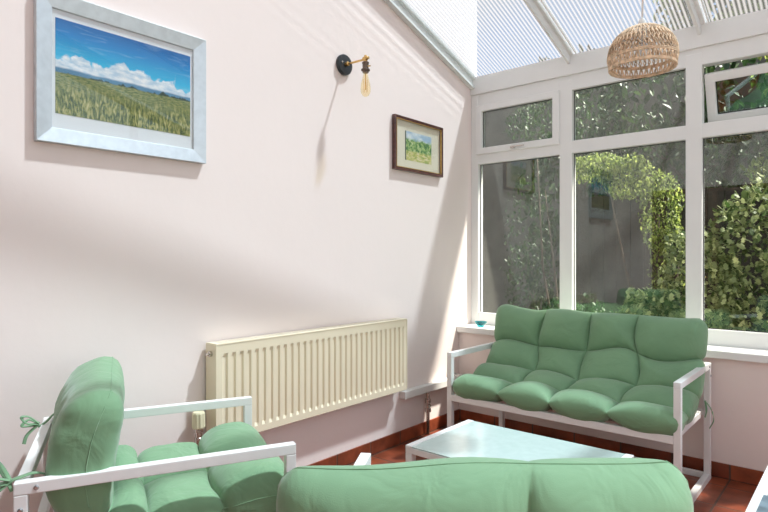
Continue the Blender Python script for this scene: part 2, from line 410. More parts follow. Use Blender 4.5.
# flashing strip climbing the wall under the roof edge: two ribs with a channel between
bm = slope_box(XL, XL + .028, YB, 4.03, -.085, .006)
for d0, d1, p in ((-.028, .004, .05), (-.104, -.082, .042)):
    b2 = slope_box(XL, XL + p, YB, 4.03, d0, d1); me = bpy.data.meshes.new('t'); b2.to_mesh(me); bm.from_mesh(me); b2.free()
struct('trim_1', bm, 'trim')

# window
win = empty('window_1'); tag(win, kind='structure')
FY0, FY1 = 4.05, 4.12
MUL = [(-1.742, -1.647), (-.899, -.805), (-.055, .04), (.79, .885)]
bm = bmesh.new()
box(bm, (XL, FY0 - .004, .735), (XL + .066, FY1 + .003, 2.632), .004)
box(bm, (XR - .066, FY0 - .004, .735), (XR, FY1 + .003, 2.632), .004)
for a, b in MUL: box(bm, (a, FY0 - .004, .80), (b, FY1, 2.60), .006)
box(bm, (XL + .03, FY0, 2.52), (XR - .03, FY1, 2.63), .004)
box(bm, (XL + .03, FY0 - .002, 2.058), (XR - .03, FY1, 2.15), .006)
box(bm, (XL + .03, FY0, .735), (XR - .03, FY1, .850), .004)
obj('window_frame', bm, 'upvc', win)
xs = [XL + .066] + [v for m in MUL for v in m] + [XR - .066]
bays = [(xs[i], xs[i + 1]) for i in range(0, len(xs), 2)]
for k, (a, b) in enumerate(bays):
    for z0, z1, top in ((.85, 2.058, 0), (2.15, 2.52, 1)):
        if top and k in (0, 2, 4): continue
        o = obj('pane', B((a - .005, 4.088, z0 - .005), (b + .005, 4.094, z1 + .005)), 'glass', win)
        bm = bmesh.new(); rect_ring(bm, 'y', a - .002, b + .002, z0 - .002, z1 + .002, .006, 4.082, 4.088, 0); obj('gasket', bm, 'seal', o)
def sash(a, b, z0, z1, w, tilt, mat):
    s = empty('opening_sash', ((a + b) / 2, FY0 + .01, z1)); s.parent = win
    hw = (b - a) / 2; h = z1 - z0
    bm = bmesh.new(); rect_ring(bm, 'y', -hw, hw, -h, 0, w, -.03, .03, .004)
    obj('sash_frame', bm, 'upvc', s)
    obj('pane', B((-hw + w - .005, .004, -h + w - .005), (hw - w + .005, .010, -w + .005)), mat, s)
    bm = bmesh.new(); rect_ring(bm, 'y', -hw + w - .002, hw - w + .002, -h + w - .002, -w + .002, .006, -.002, .004, 0); obj('gasket', bm, 'seal', s)
    bm = bmesh.new(); box(bm, (-.035, -.05, -h + .012), (.0, -.03, -h + .034), .004); box(bm, (-.02, -.058, -h + .018), (.085, -.048, -h + .03), .004)
    h_ = obj('handle', bm, 'chrome', s)
    s.rotation_euler = (R(tilt), 0, 0)
    return s
sash(XL + .055, -1.742 - .01 + .012, 2.135, 2.535, .052, 0, 'glass')
sash(-.805 + .008, -.055 - .008, 2.150, 2.470, .055, 22, 'glass_tint').location.y += .035
sash(.885 - .008, XR - .058, 2.135, 2.535, .052, 0, 'glass')
bm = bmesh.new(); box(bm, (XL, 3.825, .706), (XR, FY0 + .01, .752), .006)
obj('window_sill', bm, 'sill', win)

# ================================================================== garden
def garden_struct(): 
    struct('ground_garden', B((-9, 4.15, -.25), (9, 16, -.15)), 'soil')
garden_struct()
tag(obj('wall_neighbour', B((-9, 8.6, -.2), (9, 9.2, 4.3)), 'wall_out2'), kind='structure')
def blob_sampler(c, r, shell=.55):
    def f():
        while True:
            d = Vector((random.gauss(0, 1), random.gauss(0, 1), random.gauss(0, 1)))
            if d.length > .01: break
        d.normalize(); k = shell + (1 - shell) * random.random() ** .5
        n = 1 + .25 * noise.noise(d * 2.3 + Vector(c))
        return Vector((c[0] + d.x * r[0] * k * n, c[1] + d.y * r[1] * k * n, c[2] + d.z * r[2] * k * n))
    return f
def leaves(name, samplers, n, size, mat, parent=None, shape='oval'):
    bm = bmesh.new()
    for i in range(n):
        p = samplers[i % len(samplers)]()
        s = size * random.uniform(.55, 1.3)
        rot = Matrix.Rotation(random.uniform(0, 6.28), 3, 'Z') @ Matrix.Rotation(random.gauss(.9, .5), 3, 'X') @ Matrix.Rotation(random.uniform(-.6, .6), 3, 'Y')
        if shape == 'ivy': pts = [(0, -.5, 0), (.42, -.22, -.06), (.22, 0, 0), (.36, .24, -.07), (0, .6, -.05), (-.36, .24, -.07), (-.22, 0, 0), (-.42, -.22, -.06)]
        else: pts = [(0, -.6, 0), (.26, -.1, .05), (.2, .3, .03), (0, .62, -.05), (-.2, .3, .03), (-.26, -.1, .05)]
        v = [bm.verts.new(p + rot @ (Vector(q) * s)) for q in pts]
        h = len(v) // 2
        bm.faces.new(v[:h + 1]); bm.faces.new([v[0]] + v[h:])
    return obj(name, bm, mat, parent)
# boarded fence at the far side of the narrow garden
fn = empty('garden_fence', (-2.6, 6.55, -.15)); tag(fn, 'dark boarded timber fence behind the ivy', 'fence')
bm = bmesh.new(); x = 0
while x < 6.6:
    box(bm, (x, random.uniform(-.012, .012), 0), (x + .145, .03, 2.15 + random.uniform(-.01, .01)), .002); x += .15
obj('fence_boards', bm, 'fence', fn)
for x in (0, 2.2, 4.4, 6.6): obj('fence_post', B((x - .05, .03, 0), (x + .05, .13, 2.3), .004), 'fence', fn)
def branchy(parent, base, tops, r):
    bm = bmesh.new()
    for t in tops:
        b = Vector(base); t = Vector(t); m = (b + t) / 2 + Vector((random.uniform(-.1, .1), random.uniform(-.1, .1), 0))
        tube(bm, [b, b.lerp(m, .6), m, t], [r, r * .8, r * .6, r * .25], 6)
    obj('trunk', bm, 'bark', parent, True)
# ivy bank, right of the second pane
iv = empty('ivy_bank', (.4, 5.15, -.15)); tag(iv, 'sprawling bank of cream variegated ivy low outside the window', 'ivy')
leaves('foliage', [blob_sampler((-1.85, .1, .75), (.30, .25, .45)), blob_sampler((-1.45, .05, 1.05), (.33, .3, .72)), blob_sampler((-1.05, .05, 1.2), (.36, .3, .92)), blob_sampler((-.55, .1, 1.2), (.5, .3, .95)), blob_sampler((.3, .1, 1.2), (.6, .3, .9))], 10500, .05, 'ivy', iv, 'ivy')
branchy(iv, (0, .1, 0), [(-1.5, .1, 1.2), (-.9, 0, 1.5), (.3, .1, 1.4)], .02)
sh = empty('climbing_shrub', (-1.62, 6.2, -.15)); tag(sh, 'tall small-leaved shrub arching over behind the middle pane', 'shrub')
leaves('foliage', [blob_sampler((-.66, 0, 2.42), (.32, .2, .16)), blob_sampler((-.30, 0, 2.28), (.26, .22, .24)), blob_sampler((.02, 0, 1.9), (.20, .24, .42)), blob_sampler((.12, 0, 1.1), (.22, .28, .75))], 5600, .036, 'leaf', sh)
branchy(sh, (0, 0, 0), [(-.5, 0, 2.2), (0, 0, 1.9), (.2, 0, 1.5)], .022)
hd = empty('dark_hedge', (.2, 7.4, -.15)); tag(hd, 'tall dark hedge rising above the fence behind the tree', 'hedge')
leaves('foliage', [blob_sampler((x, 0, z), (.75, .4, .9), .5) for x in (-3.2, -2.2, -1.2, -.2, .8, 1.8) for z in (1.3, 2.3, 3.3)], 14000, .11, 'leaf_dark', hd)
branchy(hd, (0, 0, 0), [(-2.4, 0, 3), (0, 0, 3.6), (1.4, 0, 3)], .05)
tr = empty('garden_tree', (.9, 6.3, -.15)); tag(tr, 'leafy light green tree filling the upper middle panes', 'tree')
leaves('crown', [blob_sampler((.7, .1, 5.2), (1.2, .5, .9), .1), blob_sampler((.9, .0, 6.8), (1.1, .8, 1.1), .1)], 700, .12, 'leaf', tr)
leaves('foliage', [blob_sampler((-2.0, 0, 3.9), (.6, .4, .5), .3), blob_sampler((-.9, 0, 3.3), (.8, .5, .7), .3), blob_sampler((.1, -.1, 3.1), (.9, .6, 1.0), .3), blob_sampler((-.2, 0, 3.7), (1.6, .5, .7), .3)], 12000, .07, 'leaf', tr)
branchy(tr, (0, 0, 0), [(-.9, 0, 3.6), (.1, 0, 4.6), (.7, .1, 5.6), (.3, .1, 6.6)], .07)
sl_ = empty('corner_shrub', (-2.55, 6.0, -.15)); tag(sl_, 'dark shrub beyond the corner pane by the picture wall', 'shrub')
leaves('foliage', [blob_sampler((-.45, .1, 1.4), (.3, .3, 1.1)), blob_sampler((-.1, 0, 2.95), (.6, .3, .3)), blob_sampler((-.4, .1, .9), (.3, .3, .8))], 2300, .045, 'leaf_dark', sl_)
branchy(sl_, (0, 0, 0), [(-.2, 0, 2.2), (-.3, 0, 2.7)], .02)
lowb = empty('low_bush', (-1.85, 4.72, -.15)); tag(lowb, 'low dark green bush just outside, behind the sofa back', 'bush')
leaves('foliage', [blob_sampler((0, 0, .6), (.45, .25, .5))], 3000, .045, 'leaf_dark', lowb)
branchy(lowb, (0, 0, 0), [(-.3, 0, .6), (.2, 0, .7)], .015)
fu = empty('flowering_shrub', (-.05, 6.05, -.15)); tag(fu, 'tall shrub with pink blooms beside the tilted open sash', 'shrub')
leaves('foliage', [blob_sampler((-.1, 0, 2.2), (.7, .3, .42)), blob_sampler((.3, 0, 1.8), (.5, .3, .6))], 3600, .06, 'leaf', fu)
leaves('flowers', [blob_sampler((.0, -.1, 2.15), (.6, .34, .48), .95)], 130, .06, 'petal', fu)['kind'] = 'stuff'
branchy(fu, (.2, .2, 0), [(-.2, .1, 2.2), (.4, .1, 2.2)], .025)

# ================================================================== wall things
def picture(name, label, y0, y1, z0, z1, fw, frame_mat, mat_mat, art, art_mat, depth, inner):
    t = empty(name, (XL, (y0 + y1) / 2, z0)); tag(t, label, 'picture')
    yc = (y0 + y1) / 2
    bm = bmesh.new(); rect_ring(bm, 'x', y0 - yc, y1 - yc, 0, z1 - z0, fw, .001, depth, .002, inner)
    f = obj('picture_frame', bm, frame_mat, t)
    obj('mount', B((.006, y0 - yc + fw * .9, fw * .9), (.010, y1 - yc - fw * .9, z1 - z0 - fw * .9)), mat_mat, t)
    ay0, ay1, az0, az1 = art
    obj('artwork', B((.0095, ay0 - yc, az0 - z0), (.0112, ay1 - yc, az1 - z0)), art_mat, t)
    obj('picture_glass', B((.0135, y0 - yc + fw * .95, fw * .95), (.0150, y1 - yc - fw * .95, z1 - z0 - fw * .95)), 'pic_glass', t)
    return t
p1 = picture('framed_photograph', 'large meadow photograph in a wide silver frame on the pink wall', .812, 1.560, 1.762, 2.365, .062, 'silver', 'mat_white', (.888, 1.485, 1.885, 2.270), 'meadow', .032, .014)
p2 = picture('framed_watercolour', 'small garden watercolour in a dark red wooden frame near the window', 3.02, 3.60, 1.908, 2.285, .022, 'mahogany', 'mat_cream', (3.155, 3.47, 1.99, 2.195), 'watercolour', .030, .004)
bm = bmesh.new(); rect_ring(bm, 'x', -.27, .27, .02, .357, .005, .02, .0275, 0)
obj('frame_slip', bm, 'brass', p2)

# wall lamp
wl = empty('wall_lamp', (XL, 2.543, 2.50)); tag(wl, 'black and brass wall lamp with a bare amber filament bulb', 'lamp')
RY = Matrix.Rotation(R(90), 4, 'Y')
obj('wall_plate', lathe(bmesh.new(), [(.0, 0), (.062, 0), (.064, .004), (.064, .018), (.059, .024), (.03, .026), (0, .026)], 36, RY), 'black', wl, 'auto')
obj('screw', lathe(bmesh.new(), [(.0, .026), (.006, .026), (.005, .031), (0, .032)], 12, Matrix.Translation((0, -.035, .008)) @ RY), 'chrome', wl, 'auto')
bm = tube(bmesh.new(), [(.02, 0, 0), (.18, 0, -.004)], .0065, 12)
lathe(bm, [(0, .020), (.013, .020), (.013, .045), (.008, .05), (0, .05)], 16, RY)
lathe(bm, [(0, .172), (.011, .172), (.013, .18), (.013, .2), (.008, .208), (.009, .214), (0, .216)], 16, RY)
lathe(bm, [(0, -.018), (.010, -.018), (.010, .012), (.007, .020), (0, .022)], 16, Matrix.Translation((.19, 0, 0)))
obj('arm', bm, 'brass', wl, 'auto')
bm = lathe(bmesh.new(), [(0, -.018), (.014, -.018), (.021, -.024), (.021, -.030), (.0185, -.034), (.0185, -.062), (.027, -.066), (.027, -.074), (.0185, -.078), (.0185, -.086), (0, -.086)], 28, Matrix.Translation((.19, 0, 0)))
obj('bulb_holder', bm, 'copper_dark', wl, 'auto')
obj('switch_key', tube(bmesh.new(), [(.208, .0, -.05), (.225, .006, -.05)], .004), 'brass', wl)
bm = lathe(bmesh.new(), [(.012, -.084), (.0135, -.10), (.020, -.125), (.028, -.155), (.031, -.185), (.029, -.205), (.020, -.222), (.008, -.230), (0, -.231)], 28, Matrix.Translation((.19, 0, 0)), cap=False)
bl = obj('bulb', bm, 'bulb', wl, True)
bm = bmesh.new(); pts = []
for k in range(9):
    a = k * math.pi * 2 / 8
    pts.append((.19 + .013 * math.cos(a), .013 * math.sin(a), -.125 if k % 2 else -.205))
tube(bm, pts, .0011, 5); tube(bm, [(.19, 0, -.09), (.19, 0, -.19)], .003, 6)
obj('filament', bm, 'brass', bl)

# radiator
ra = empty('radiator', (-2.44, 1.572, .40)); tag(ra, 'long cream ribbed panel radiator on the pink wall', 'radiator')
LEN, HT = 1.488, .478
bm = bmesh.new(); nr = 30; m0 = .045; pitch = (LEN - 2 * m0) / nr
prof = []
for i in range(nr):
    a = m0 + i * pitch
    prof += [(a, 0), (a + pitch * .28, 0), (a + pitch * .42, 1), (a + pitch * .86, 1)]
prof = [(0, 1)] + [(m0 * .7, 1)] + prof + [(LEN - m0, 0), (LEN - m0 * .7, 1), (LEN, 1)]
zs = [(0, 1), (.034, 1), (.052, 0), (HT - .062, 0), (HT - .044, 1), (HT, 1)]
g = [[bm.verts.new((.040 - .009 * (1 - max(pr, zf)), y, z)) for z, zf in zs] for y, pr in prof]
for a, b in zip(g, g[1:]):
    for k in range(len(zs) - 1): bm.faces.new((a[k], b[k], b[k + 1], a[k + 1]))
box(bm, (.022, 0, 0), (.0305, LEN, HT))
obj('front_panel', bm, 'radiator', ra)
obj('rear_panel', B((-.045, .004, .0), (-.033, LEN - .004, HT - .004), .003), 'radiator', ra)
for y in (-.004, LEN - .002): obj('side_panel', B((-.046, y, .012), (.042, y + .006, HT + .001), .002), 'radiator', ra)
bm = bmesh.new(); box(bm, (-.046, -.002, HT - .002), (.042, LEN + .002, HT + .006), .002)
tg = obj('top_grille', bm, 'radiator', ra)
bm = bmesh.new(); y = .03
while y < LEN - .04: box(bm, (-.030, y, HT + .005), (.026, y + .006, HT + .0068)); y += .012
obj('grille_slot', bm, 'grille', tg)
obj('bottom_edge', B((-.03, .01, -.006), (.03, LEN - .01, .004), .002), 'chrome', ra)
RX90 = Matrix.Rotation(R(90), 4, 'X')
obj('bleed_valve', lathe(bmesh.new(), [(0, 0), (.014, 0), (.014, .012), (.008, .016), (.008, .026), (0, .026)], 8, Matrix.Translation((0, -.004, HT - .045)) @ RX90), 'chrome', ra, 'auto')
obj('bracket', B((-.057, .2, .05), (-.046, .24, .42)), 'pipe', ra); obj('bracket', B((-.057, 1.2, .05), (-.046, 1.24, .42)), 'pipe', ra)
# thermostatic valve
v = empty('thermostatic_valve', (0, -.072, 0)); v.parent = ra
bm = bmesh.new(); seg = 40
prof = [(0, .165), (.026, .165), (.030, .158), (.031, .095), (.027, .088), (0, .088)][::-1]
rings = []
for r, z in prof:
    rings.append([bm.verts.new((r * (1 - (.07 if (k % 4 < 2 and .09 < z < .16) else 0)) * math.cos(2 * math.pi * k / seg), r * (1 - (.07 if (k % 4 < 2 and .09 < z < .16) else 0)) * math.sin(2 * math.pi * k / seg), z)) for k in range(seg)])
for a, b in zip(rings, rings[1:]):
    for k in range(seg):
        try: bm.faces.new((a[k], a[(k + 1) % seg], b[(k + 1) % seg], b[k]))
        except ValueError: pass
obj('valve_head', bm, 'trv', v)
bm = lathe(bmesh.new(), [(0, .088), (.022, .088), (.022, .070), (.016, .068), (.016, .045), (.020, .043), (.020, .012), (.013, .010), (.013, -.01), (0, -.01)], 16)
lathe(bm, [(0, 0), (.014, 0), (.014, .022), (.018, .024), (.018, .045), (.010, .047), (.010, .072), (0, .072)], 12, Matrix.Translation((0, 0, .03)) @ Matrix.Rotation(R(-90), 4, 'X'))
obj('valve_body', bm, 'chrome', v, 'auto')
obj('pipe', tube(bmesh.new(), [(0, 0, -.008), (0, 0, -.399)], .0085, 12), 'pipe', v, 'auto')
# lockshield side: boxed pipe along the wall, valve dropping into the floor
lk = empty('lockshield_valve', (0, 0, 0)); lk.parent = ra
bm = tube(bmesh.new(), [(0, LEN + .002, .03), (0, LEN + .030, .03)], .012, 12)
tube(bm, [(0, LEN + .018, .03), (0, LEN + .018, .075)], .009, 12)
obj('valve_tail', bm, 'chrome', lk, 'auto')
pt = empty('pipe_trunking', (XL, 3.10, .315)); tag(pt, 'white boxed pipe trunking low on the wall beside the cream radiator', 'pipe trunking')
obj('trunking_box', B((.0005, 0, 0), (.055, .68, .052), .004), 'pipe', pt)
obj('trunking_cap', B((.0005, .665, -.012), (.062, .72, .064), .004), 'pipe', pt)
bm = lathe(bmesh.new(), [(0, -.002), (.013, -.002), (.013, -.05), (.022, -.055), (.022, -.085), (.014, -.09), (.014, -.12), (.023, -.125), (.023, -.15), (.013, -.155), (.013, -.215), (0, -.215)], 14, Matrix.Translation((.03, .30, 0)))
tube(bm, [(.03, .30, -.10), (.055, .30, -.10)], .008, 10)
obj('drop_valve', bm, 'chrome', pt, 'auto')
obj('drop_pipe', tube(bmesh.new(), [(.03, .30, -.21), (.03, .30, -.314)], .012, 12), 'copper_dark', pt, 'auto')

# glass bowl on the sill
bw = obj('glass_bowl', lathe(bmesh.new(), [(0, 0), (.020, 0), (.030, .010), (.044, .030), (.050, .042), (.046, .042), (.040, .030), (.026, .013), (0, .007)], 28), 'bowl', None, True, (-2.33, 3.915, .7525))
tag(bw, 'tiny turquoise glass bowl on the white sill in the corner', 'bowl')

# pendant lamp
PX, PY = -.85, 2.96
pl = empty('pendant_lamp', (PX, PY, 2.235)); tag(pl, 'domed woven rope pendant lamp hanging on a white flex', 'lamp')
zt = roof_z(PY) - 2.235
obj('flex', tube(bmesh.new(), [(0, 0, .24), (.004, 0, .5), (0, 0, zt)], .0045, 8), 'cord', pl, True)
obj('ceiling_cup', lathe(bmesh.new(), [(0, zt - .05), (.035, zt - .045), (.045, zt - .005), (.045, zt + .006), (0, zt + .006)], 24), 'cord', pl, 'auto')
obj('bulb_holder', lathe(bmesh.new(), [(0, .245), (.010, .243), (.019, .225), (.021, .195), (.021, .15), (.017, .145), (0, .145)], 20), 'cord', pl, 'auto')
obj('bulb', lathe(bmesh.new(), [(.014, .147), (.016, .13), (.025, .110), (.029, .09), (.025, .068), (.014, .057), (0, .055)], 24), 'mat_white', pl, True)
RS, HS = .158, .205
def dome(h):  # radius at height h above the rim
    t_ = h / HS
    if t_ < .22: return RS * (.955 + .045 * t_ / .22)
    u = (t_ - .22) / .78
    return max(.022, RS * (1 - u ** 2.3) ** .5)
bm = bmesh.new(); nst = 46
rows = [.050, .070, .092, .114, .136, .156, .174, .189, .199]
def ringpts(h, n, amp=.0): return [(dome(h) * math.cos(2 * math.pi * k / n), dome(h) * math.sin(2 * math.pi * k / n), h + amp * math.sin(k * 1.7)) for k in range(n)]
for j in range(nst):
    for sgn in (-1, 1):
        pts = []
        for i, h in enumerate(rows):
            a = 2 * math.pi * (j + sgn * .27 * (1 if i % 2 else -1)) / nst
            rr = dome(h) * (1 + .012 * sgn)
            pts.append((rr * math.cos(a), rr * math.sin(a), h))
            if i < len(rows) - 1:
                hm = (h + rows[i + 1]) / 2; a = 2 * math.pi * j / nst + sgn * .01
                rm = dome(hm) * (1 + .012 * sgn); pts.append((rm * math.cos(a), rm * math.sin(a), hm))
        tube(bm, pts, .0036, 5)
for h in (.199,): tube(bm, ringpts(h, 40), .005, 6, True)
obj('shade_net', bm, 'rope', pl, True)
bm = bmesh.new()
for h, r_ in ((.0, .0062), (.006, .005), (.044, .005), (.051, .005)): tube(bm, ringpts(h, 60), r_, 6, True)
nb = 40
for j in range(nb):
    a0 = 2 * math.pi * j / nb; a1 = a0 + 2 * math.pi * .38 / nb; a2 = a0 + 2 * math.pi * .62 / nb
    for aa, ab in ((a0, a1), (a0 + 2 * math.pi / nb, a2)):
        tube(bm, [(dome(.047) * math.cos(aa), dome(.047) * math.sin(aa), .047), (dome(.003) * math.cos(ab), dome(.003) * math.sin(ab), .003)], .0040, 5)
obj('shade_rim', bm, 'rope', pl, True)
bm = bmesh.new()
for k in range(3):
    a = k * 2.094; tube(bm, [(0, 0, .195), (.024 * math.cos(a), .024 * math.sin(a), .199)], .003, 6)
tube(bm, ringpts(.199, 16), .003, 6, True)
obj('shade_carrier', bm, 'cord', pl)

# ================================================================== seating frames
T = .034
def seat_frame(name, label, cat, loc, rz, w, d, h=.683):
    """local: x across, y forward from the back (0..d); arms, legs, skids, rails each a part"""
    t = empty(name, loc, rz); tag(t, label, cat)
    hw = w / 2
    for s in (-1, 1):
        x0, x1 = (-hw, -hw + T) if s < 0 else (hw - T, hw)
        a = obj('armrest', B((x0, 0, h - T), (x1, d, h), .003), 'white_metal', t)
        obj('leg', B((x0, d - T, T), (x1, d, h - T), .003), 'white_metal', t)
        bl = obj('leg', B((x0, 0, T), (x1, T, h - T), .003), 'white_metal', t)
        obj('skid', B((x0, 0, 0), (x1, d, T), .003), 'white_metal', t)
        sx = x1 if s > 0 else x0
        bm = lathe(bmesh.new(), [(0, 0), (.007, 0), (.007, .003), (.004, .005), (0, .005)], 8, Matrix.Translation((sx, .055, h - T / 2)) @ Matrix.Rotation(R(90 * s), 4, 'Y'))
        obj('bolt', bm, 'steel', a)
        bm = lathe(bmesh.new(), [(0, 0), (.007, 0), (.007, .003), (.004, .005), (0, .005)], 8, Matrix.Translation((sx, T / 2, h - .075)) @ Matrix.Rotation(R(90 * s), 4, 'Y'))
        obj('bolt', bm, 'steel', bl)
    i0, i1 = -hw + T, hw - T
    bm = bmesh.new()
    box(bm, (i0, d - T, .372), (i1, d, .372 + .04), .003); box(bm, (i0, .10, .372), (i1, .10 + T, .412), .003)
    for s in (-1, 1):
        xx = i0 if s < 0 else i1 - T
        box(bm, (xx, .134, .374), (xx + T, d - T, .408), .003)
    k = 5
    for q in range(1, k): box(bm, (i0 + T, .134 + (d - T - .134) * q / k - .015, .385), (i1 - T, .134 + (d - T - .134) * q / k + .015, .397))
    obj('seat_rail', bm, 'white_metal', t)
    obj('back_rail', B((i0, .001, h - T), (i1, T - .001, h - .001), .003), 'white_metal', t)
    obj('back_rail', B((i0, .002, .372), (i1, T - .002, .372 + T), .003), 'white_metal', t)
    obj('floor_rail', B((i0, .002, .001), (i1, T - .002, T - .001), .003), 'white_metal', t)
    return t
def catmull(P, n):
    P = [P[0] * 2 - P[1]] + P + [P[-1] * 2 - P[-2]]; o = []
    for i in range(1, len(P) - 2):
        a, b, c, d_ = P[i - 1:i + 3]
        for k in range(n):
            t = k / n; o.append(.5 * ((2 * b) + (c - a) * t + (2 * a - 5 * b + 4 * c - d_) * t * t + (3 * b - a - 3 * c + d_) * t ** 3))
    o.append(P[-2]); return o
def cushion(name, label, loc, rz, w, cols, spine, rows, thick, crease=.24, seed=0, wscale=None, endx=4.5, rowcrease=None, backw=1.0, warp=.018, wave=.012, tilt=0):
    """tufted one-piece seat-and-back pad. spine: (y,z) centre line from the front edge to the top of the back,
    rows: fractions of its length where the rows end, thick: half thickness per row"""
    rnd = random.Random(seed)
    P = catmull([Vector((p[0], p[1])) for p in spine], 14)
    cum = [0]
    for a, b in zip(P, P[1:]): cum.append(cum[-1] + (b - a).length)
    Ltot = cum[-1]
    def at(v):
        s = v * Ltot
        for i in range(len(P) - 1):
            if cum[i + 1] >= s or i == len(P) - 2:
                f = (s - cum[i]) / max(1e-9, cum[i + 1] - cum[i]); p = P[i].lerp(P[i + 1], f)
                i0, i1 = max(0, i - 3), min(len(P) - 1, i + 4); d_ = (P[i1] - P[i0]).normalized()
                return p, Vector((-d_.y, d_.x))
    ce = [0] + cols + [1]; re_ = [0] + rows + [1]
    def cell(x, E):
        for i in range(len(E) - 1):
            if x <= E[i + 1] or i == len(E) - 2:
                s = 2 * (x - E[i]) / (E[i + 1] - E[i]) - 1
                return i, max(-1, min(1, s)), (i == 0 and s < 0) or (i == len(E) - 2 and s > 0)
    def prof(s, outer, c, ex=2.6):
        a = abs(s)
        if outer: return max(0, 1 - a ** ex) ** .5
        return c + (1 - c) * max(0, 1 - a ** 2.05) ** .5
    def samples(E, per):
        xs_ = []
        for i in range(len(E) - 1):
            for k in range(per):
                t = k / per
                t = .5 - .5 * math.cos(math.pi * t) if True else t
                xs_.append(E[i] + (E[i + 1] - E[i]) * (.35 * k / per + .65 * t))
        return xs_ + [1.0]
    US, VS = samples(ce, 26), samples(re_, 26)
    tufts = [(c, r) for c in ce for r in re_[1:-1]]
    ph = {t: rnd.uniform(0, 6.28) for t in tufts}
    bm = bmesh.new(); top, bot = [], []
    bulge = {}
    off = Vector((seed * 3.1, seed * 1.7, 0))
    for v in VS:
        rt, rb = [], []
        i, sv, ov = cell(v, re_)
        # blend thickness between rows
        th = thick[i]
        if sv > 0 and i < len(thick) - 1: th = th + (thick[i + 1] - th) * .5 * sv ** 4
        if sv < 0 and i > 0: th = th + (thick[i - 1] - th) * .5 * sv ** 4
        for u in US:
            j, su, ou = cell(u, ce)
            # seams wander a little: the surface point is moved, the seam stays crisp
            q0 = Vector((u * w * 3.2, v * Ltot * 3.2, seed))
            win_ = min(1, min(u, 1 - u) * 9)
            uw = u + warp / w * 2.2 * noise.noise(q0) * win_
            vw = v + warp / Ltot * 2.0 * noise.noise(q0 + Vector((9, 4, 2))) * min(1, min(v, 1 - v) * 9)
            p, n = at(min(1, max(0, vw)))
            cz = (rowcrease[i] if rowcrease else crease)
            key = (i, j)
            if key not in bulge: bulge[key] = rnd.uniform(.86, 1.12)
            bl_ = 1 + (bulge[key] - 1) * (1 - su ** 4) * (1 - sv ** 4)
            fu_ = prof(su, ou, cz, endx); fv = prof(sv, ov, crease)
            h = th * fu_ * fv * bl_
            # side edges: cushion narrows softly at seams of rows
            pinch = 0 if ov else .022 * abs(sv) ** 8
            if ov: pinch = .045 * abs(sv) ** 6
            bw_ = 1 + (backw - 1) * max(0, min(1, (v - .45) / .3))
            xx = (uw - .5) * (w * bw_ - 2 * pinch * (abs(2 * u - 1) ** 4))
            X, V_ = u * w, v * Ltot
            wr = 0
            for t in tufts:
                dx, dy = X - t[0] * w, V_ - t[1] * Ltot; r2 = math.hypot(dx, dy)
                if r2 < .17 and r2 > .004:
                    th_ = math.atan2(dy, dx); wr += .0055 * math.sin(9 * th_ + ph[t] + 1.3 * math.sin(3 * th_ + ph[t])) * math.exp(-r2 / .055) * min(1, r2 / .02)
            q = Vector((X, V_, 0)) + off
            nz = .010 * noise.noise(q * 5.5) + .0045 * noise.noise(q * 17)
            # stretch folds running in from the outer side edges
            ed = min(u, 1 - u) * w
            nz += .005 * math.sin(V_ * 62 + 3 * noise.noise(q * 4)) * math.exp(-ed / .07) * (1 if ed > .004 else .3)
            scale = min(1, fu_ * fv * 1.6)
            y, z = p + n * (h + (nz + wr) * scale)
            sag = 0
            rt.append(bm.verts.new((xx, y, z + (tilt * (u - .5) + wave * noise.noise(Vector((u * w * 4.2, seed * 2.7, v))) * 1.6) * max(0, v - .5) * (1 if v > .5 else 0))))
            y, z = p - n * (h * .72 + nz * .4 * scale)
            rb.append(bm.verts.new((xx, y, z + (tilt * (u - .5) + wave * noise.noise(Vector((u * w * 4.2, seed * 2.7, v))) * 1.6) * max(0, v - .5) * (1 if v > .5 else 0))))
        top.append(rt); bot.append(rb)
    nu, nv = len(US), len(VS)
    edge = [top[a][nu - 1].co.copy() for a in range(0, nv, 3)] + [top[nv - 1][b].co.copy() for b in range(nu - 1, -1, -3)] + [top[a][0].co.copy() for a in range(nv - 1, -1, -3)]
    keep = [edge[0]]
    for p in edge[1:]:
        if (p - keep[-1]).length > .006: keep.append(p)
    for a in range(nv - 1):
        for b in range(nu - 1):
            bm.faces.new((top[a][b], top[a][b + 1], top[a + 1][b + 1], top[a + 1][b]))
            bm.faces.new((bot[a][b], bot[a + 1][b], bot[a + 1][b + 1], bot[a][b + 1]))
    bmesh.ops.remove_doubles(bm, verts=bm.verts[:], dist=.0006)
    bmesh.ops.recalc_face_normals(bm, faces=bm.faces[:])
    o = obj(name, bm, 'fabric', None, True, loc); o.rotation_euler = (0, 0, rz)
    obj('seam', tube(bmesh.new(), keep, .0017, 6), 'fabric', o, True)
    tag(o, label, 'cushion')
    return o
def ribbon(parent, pts, wd=.012):
    bm = bmesh.new(); prev = None
    P = catmull([Vector(p) for p in pts], 8)
    for i, p in enumerate(P):
        d_ = (P[min(i + 1, len(P) - 1)] - P[max(i - 1, 0)]).normalized(); s = d_.cross(Vector((.3, .2, 1))).normalized()
        if s.length < .1: s = Vector((1, 0, 0))
        nn = s.cross(d_).normalized() * .0012
        ring = [bm.verts.new(p + s * wd / 2 + nn), bm.verts.new(p - s * wd / 2 + nn), bm.verts.new(p - s * wd / 2 - nn), bm.verts.new(p + s * wd / 2 - nn)]
        if prev:
            for k in range(4): bm.faces.new((prev[k], prev[(k + 1) % 4], ring[(k + 1) % 4], ring[k]))
        prev = ring
    return obj('tie_ribbon', bm, 'fabric', parent, True)

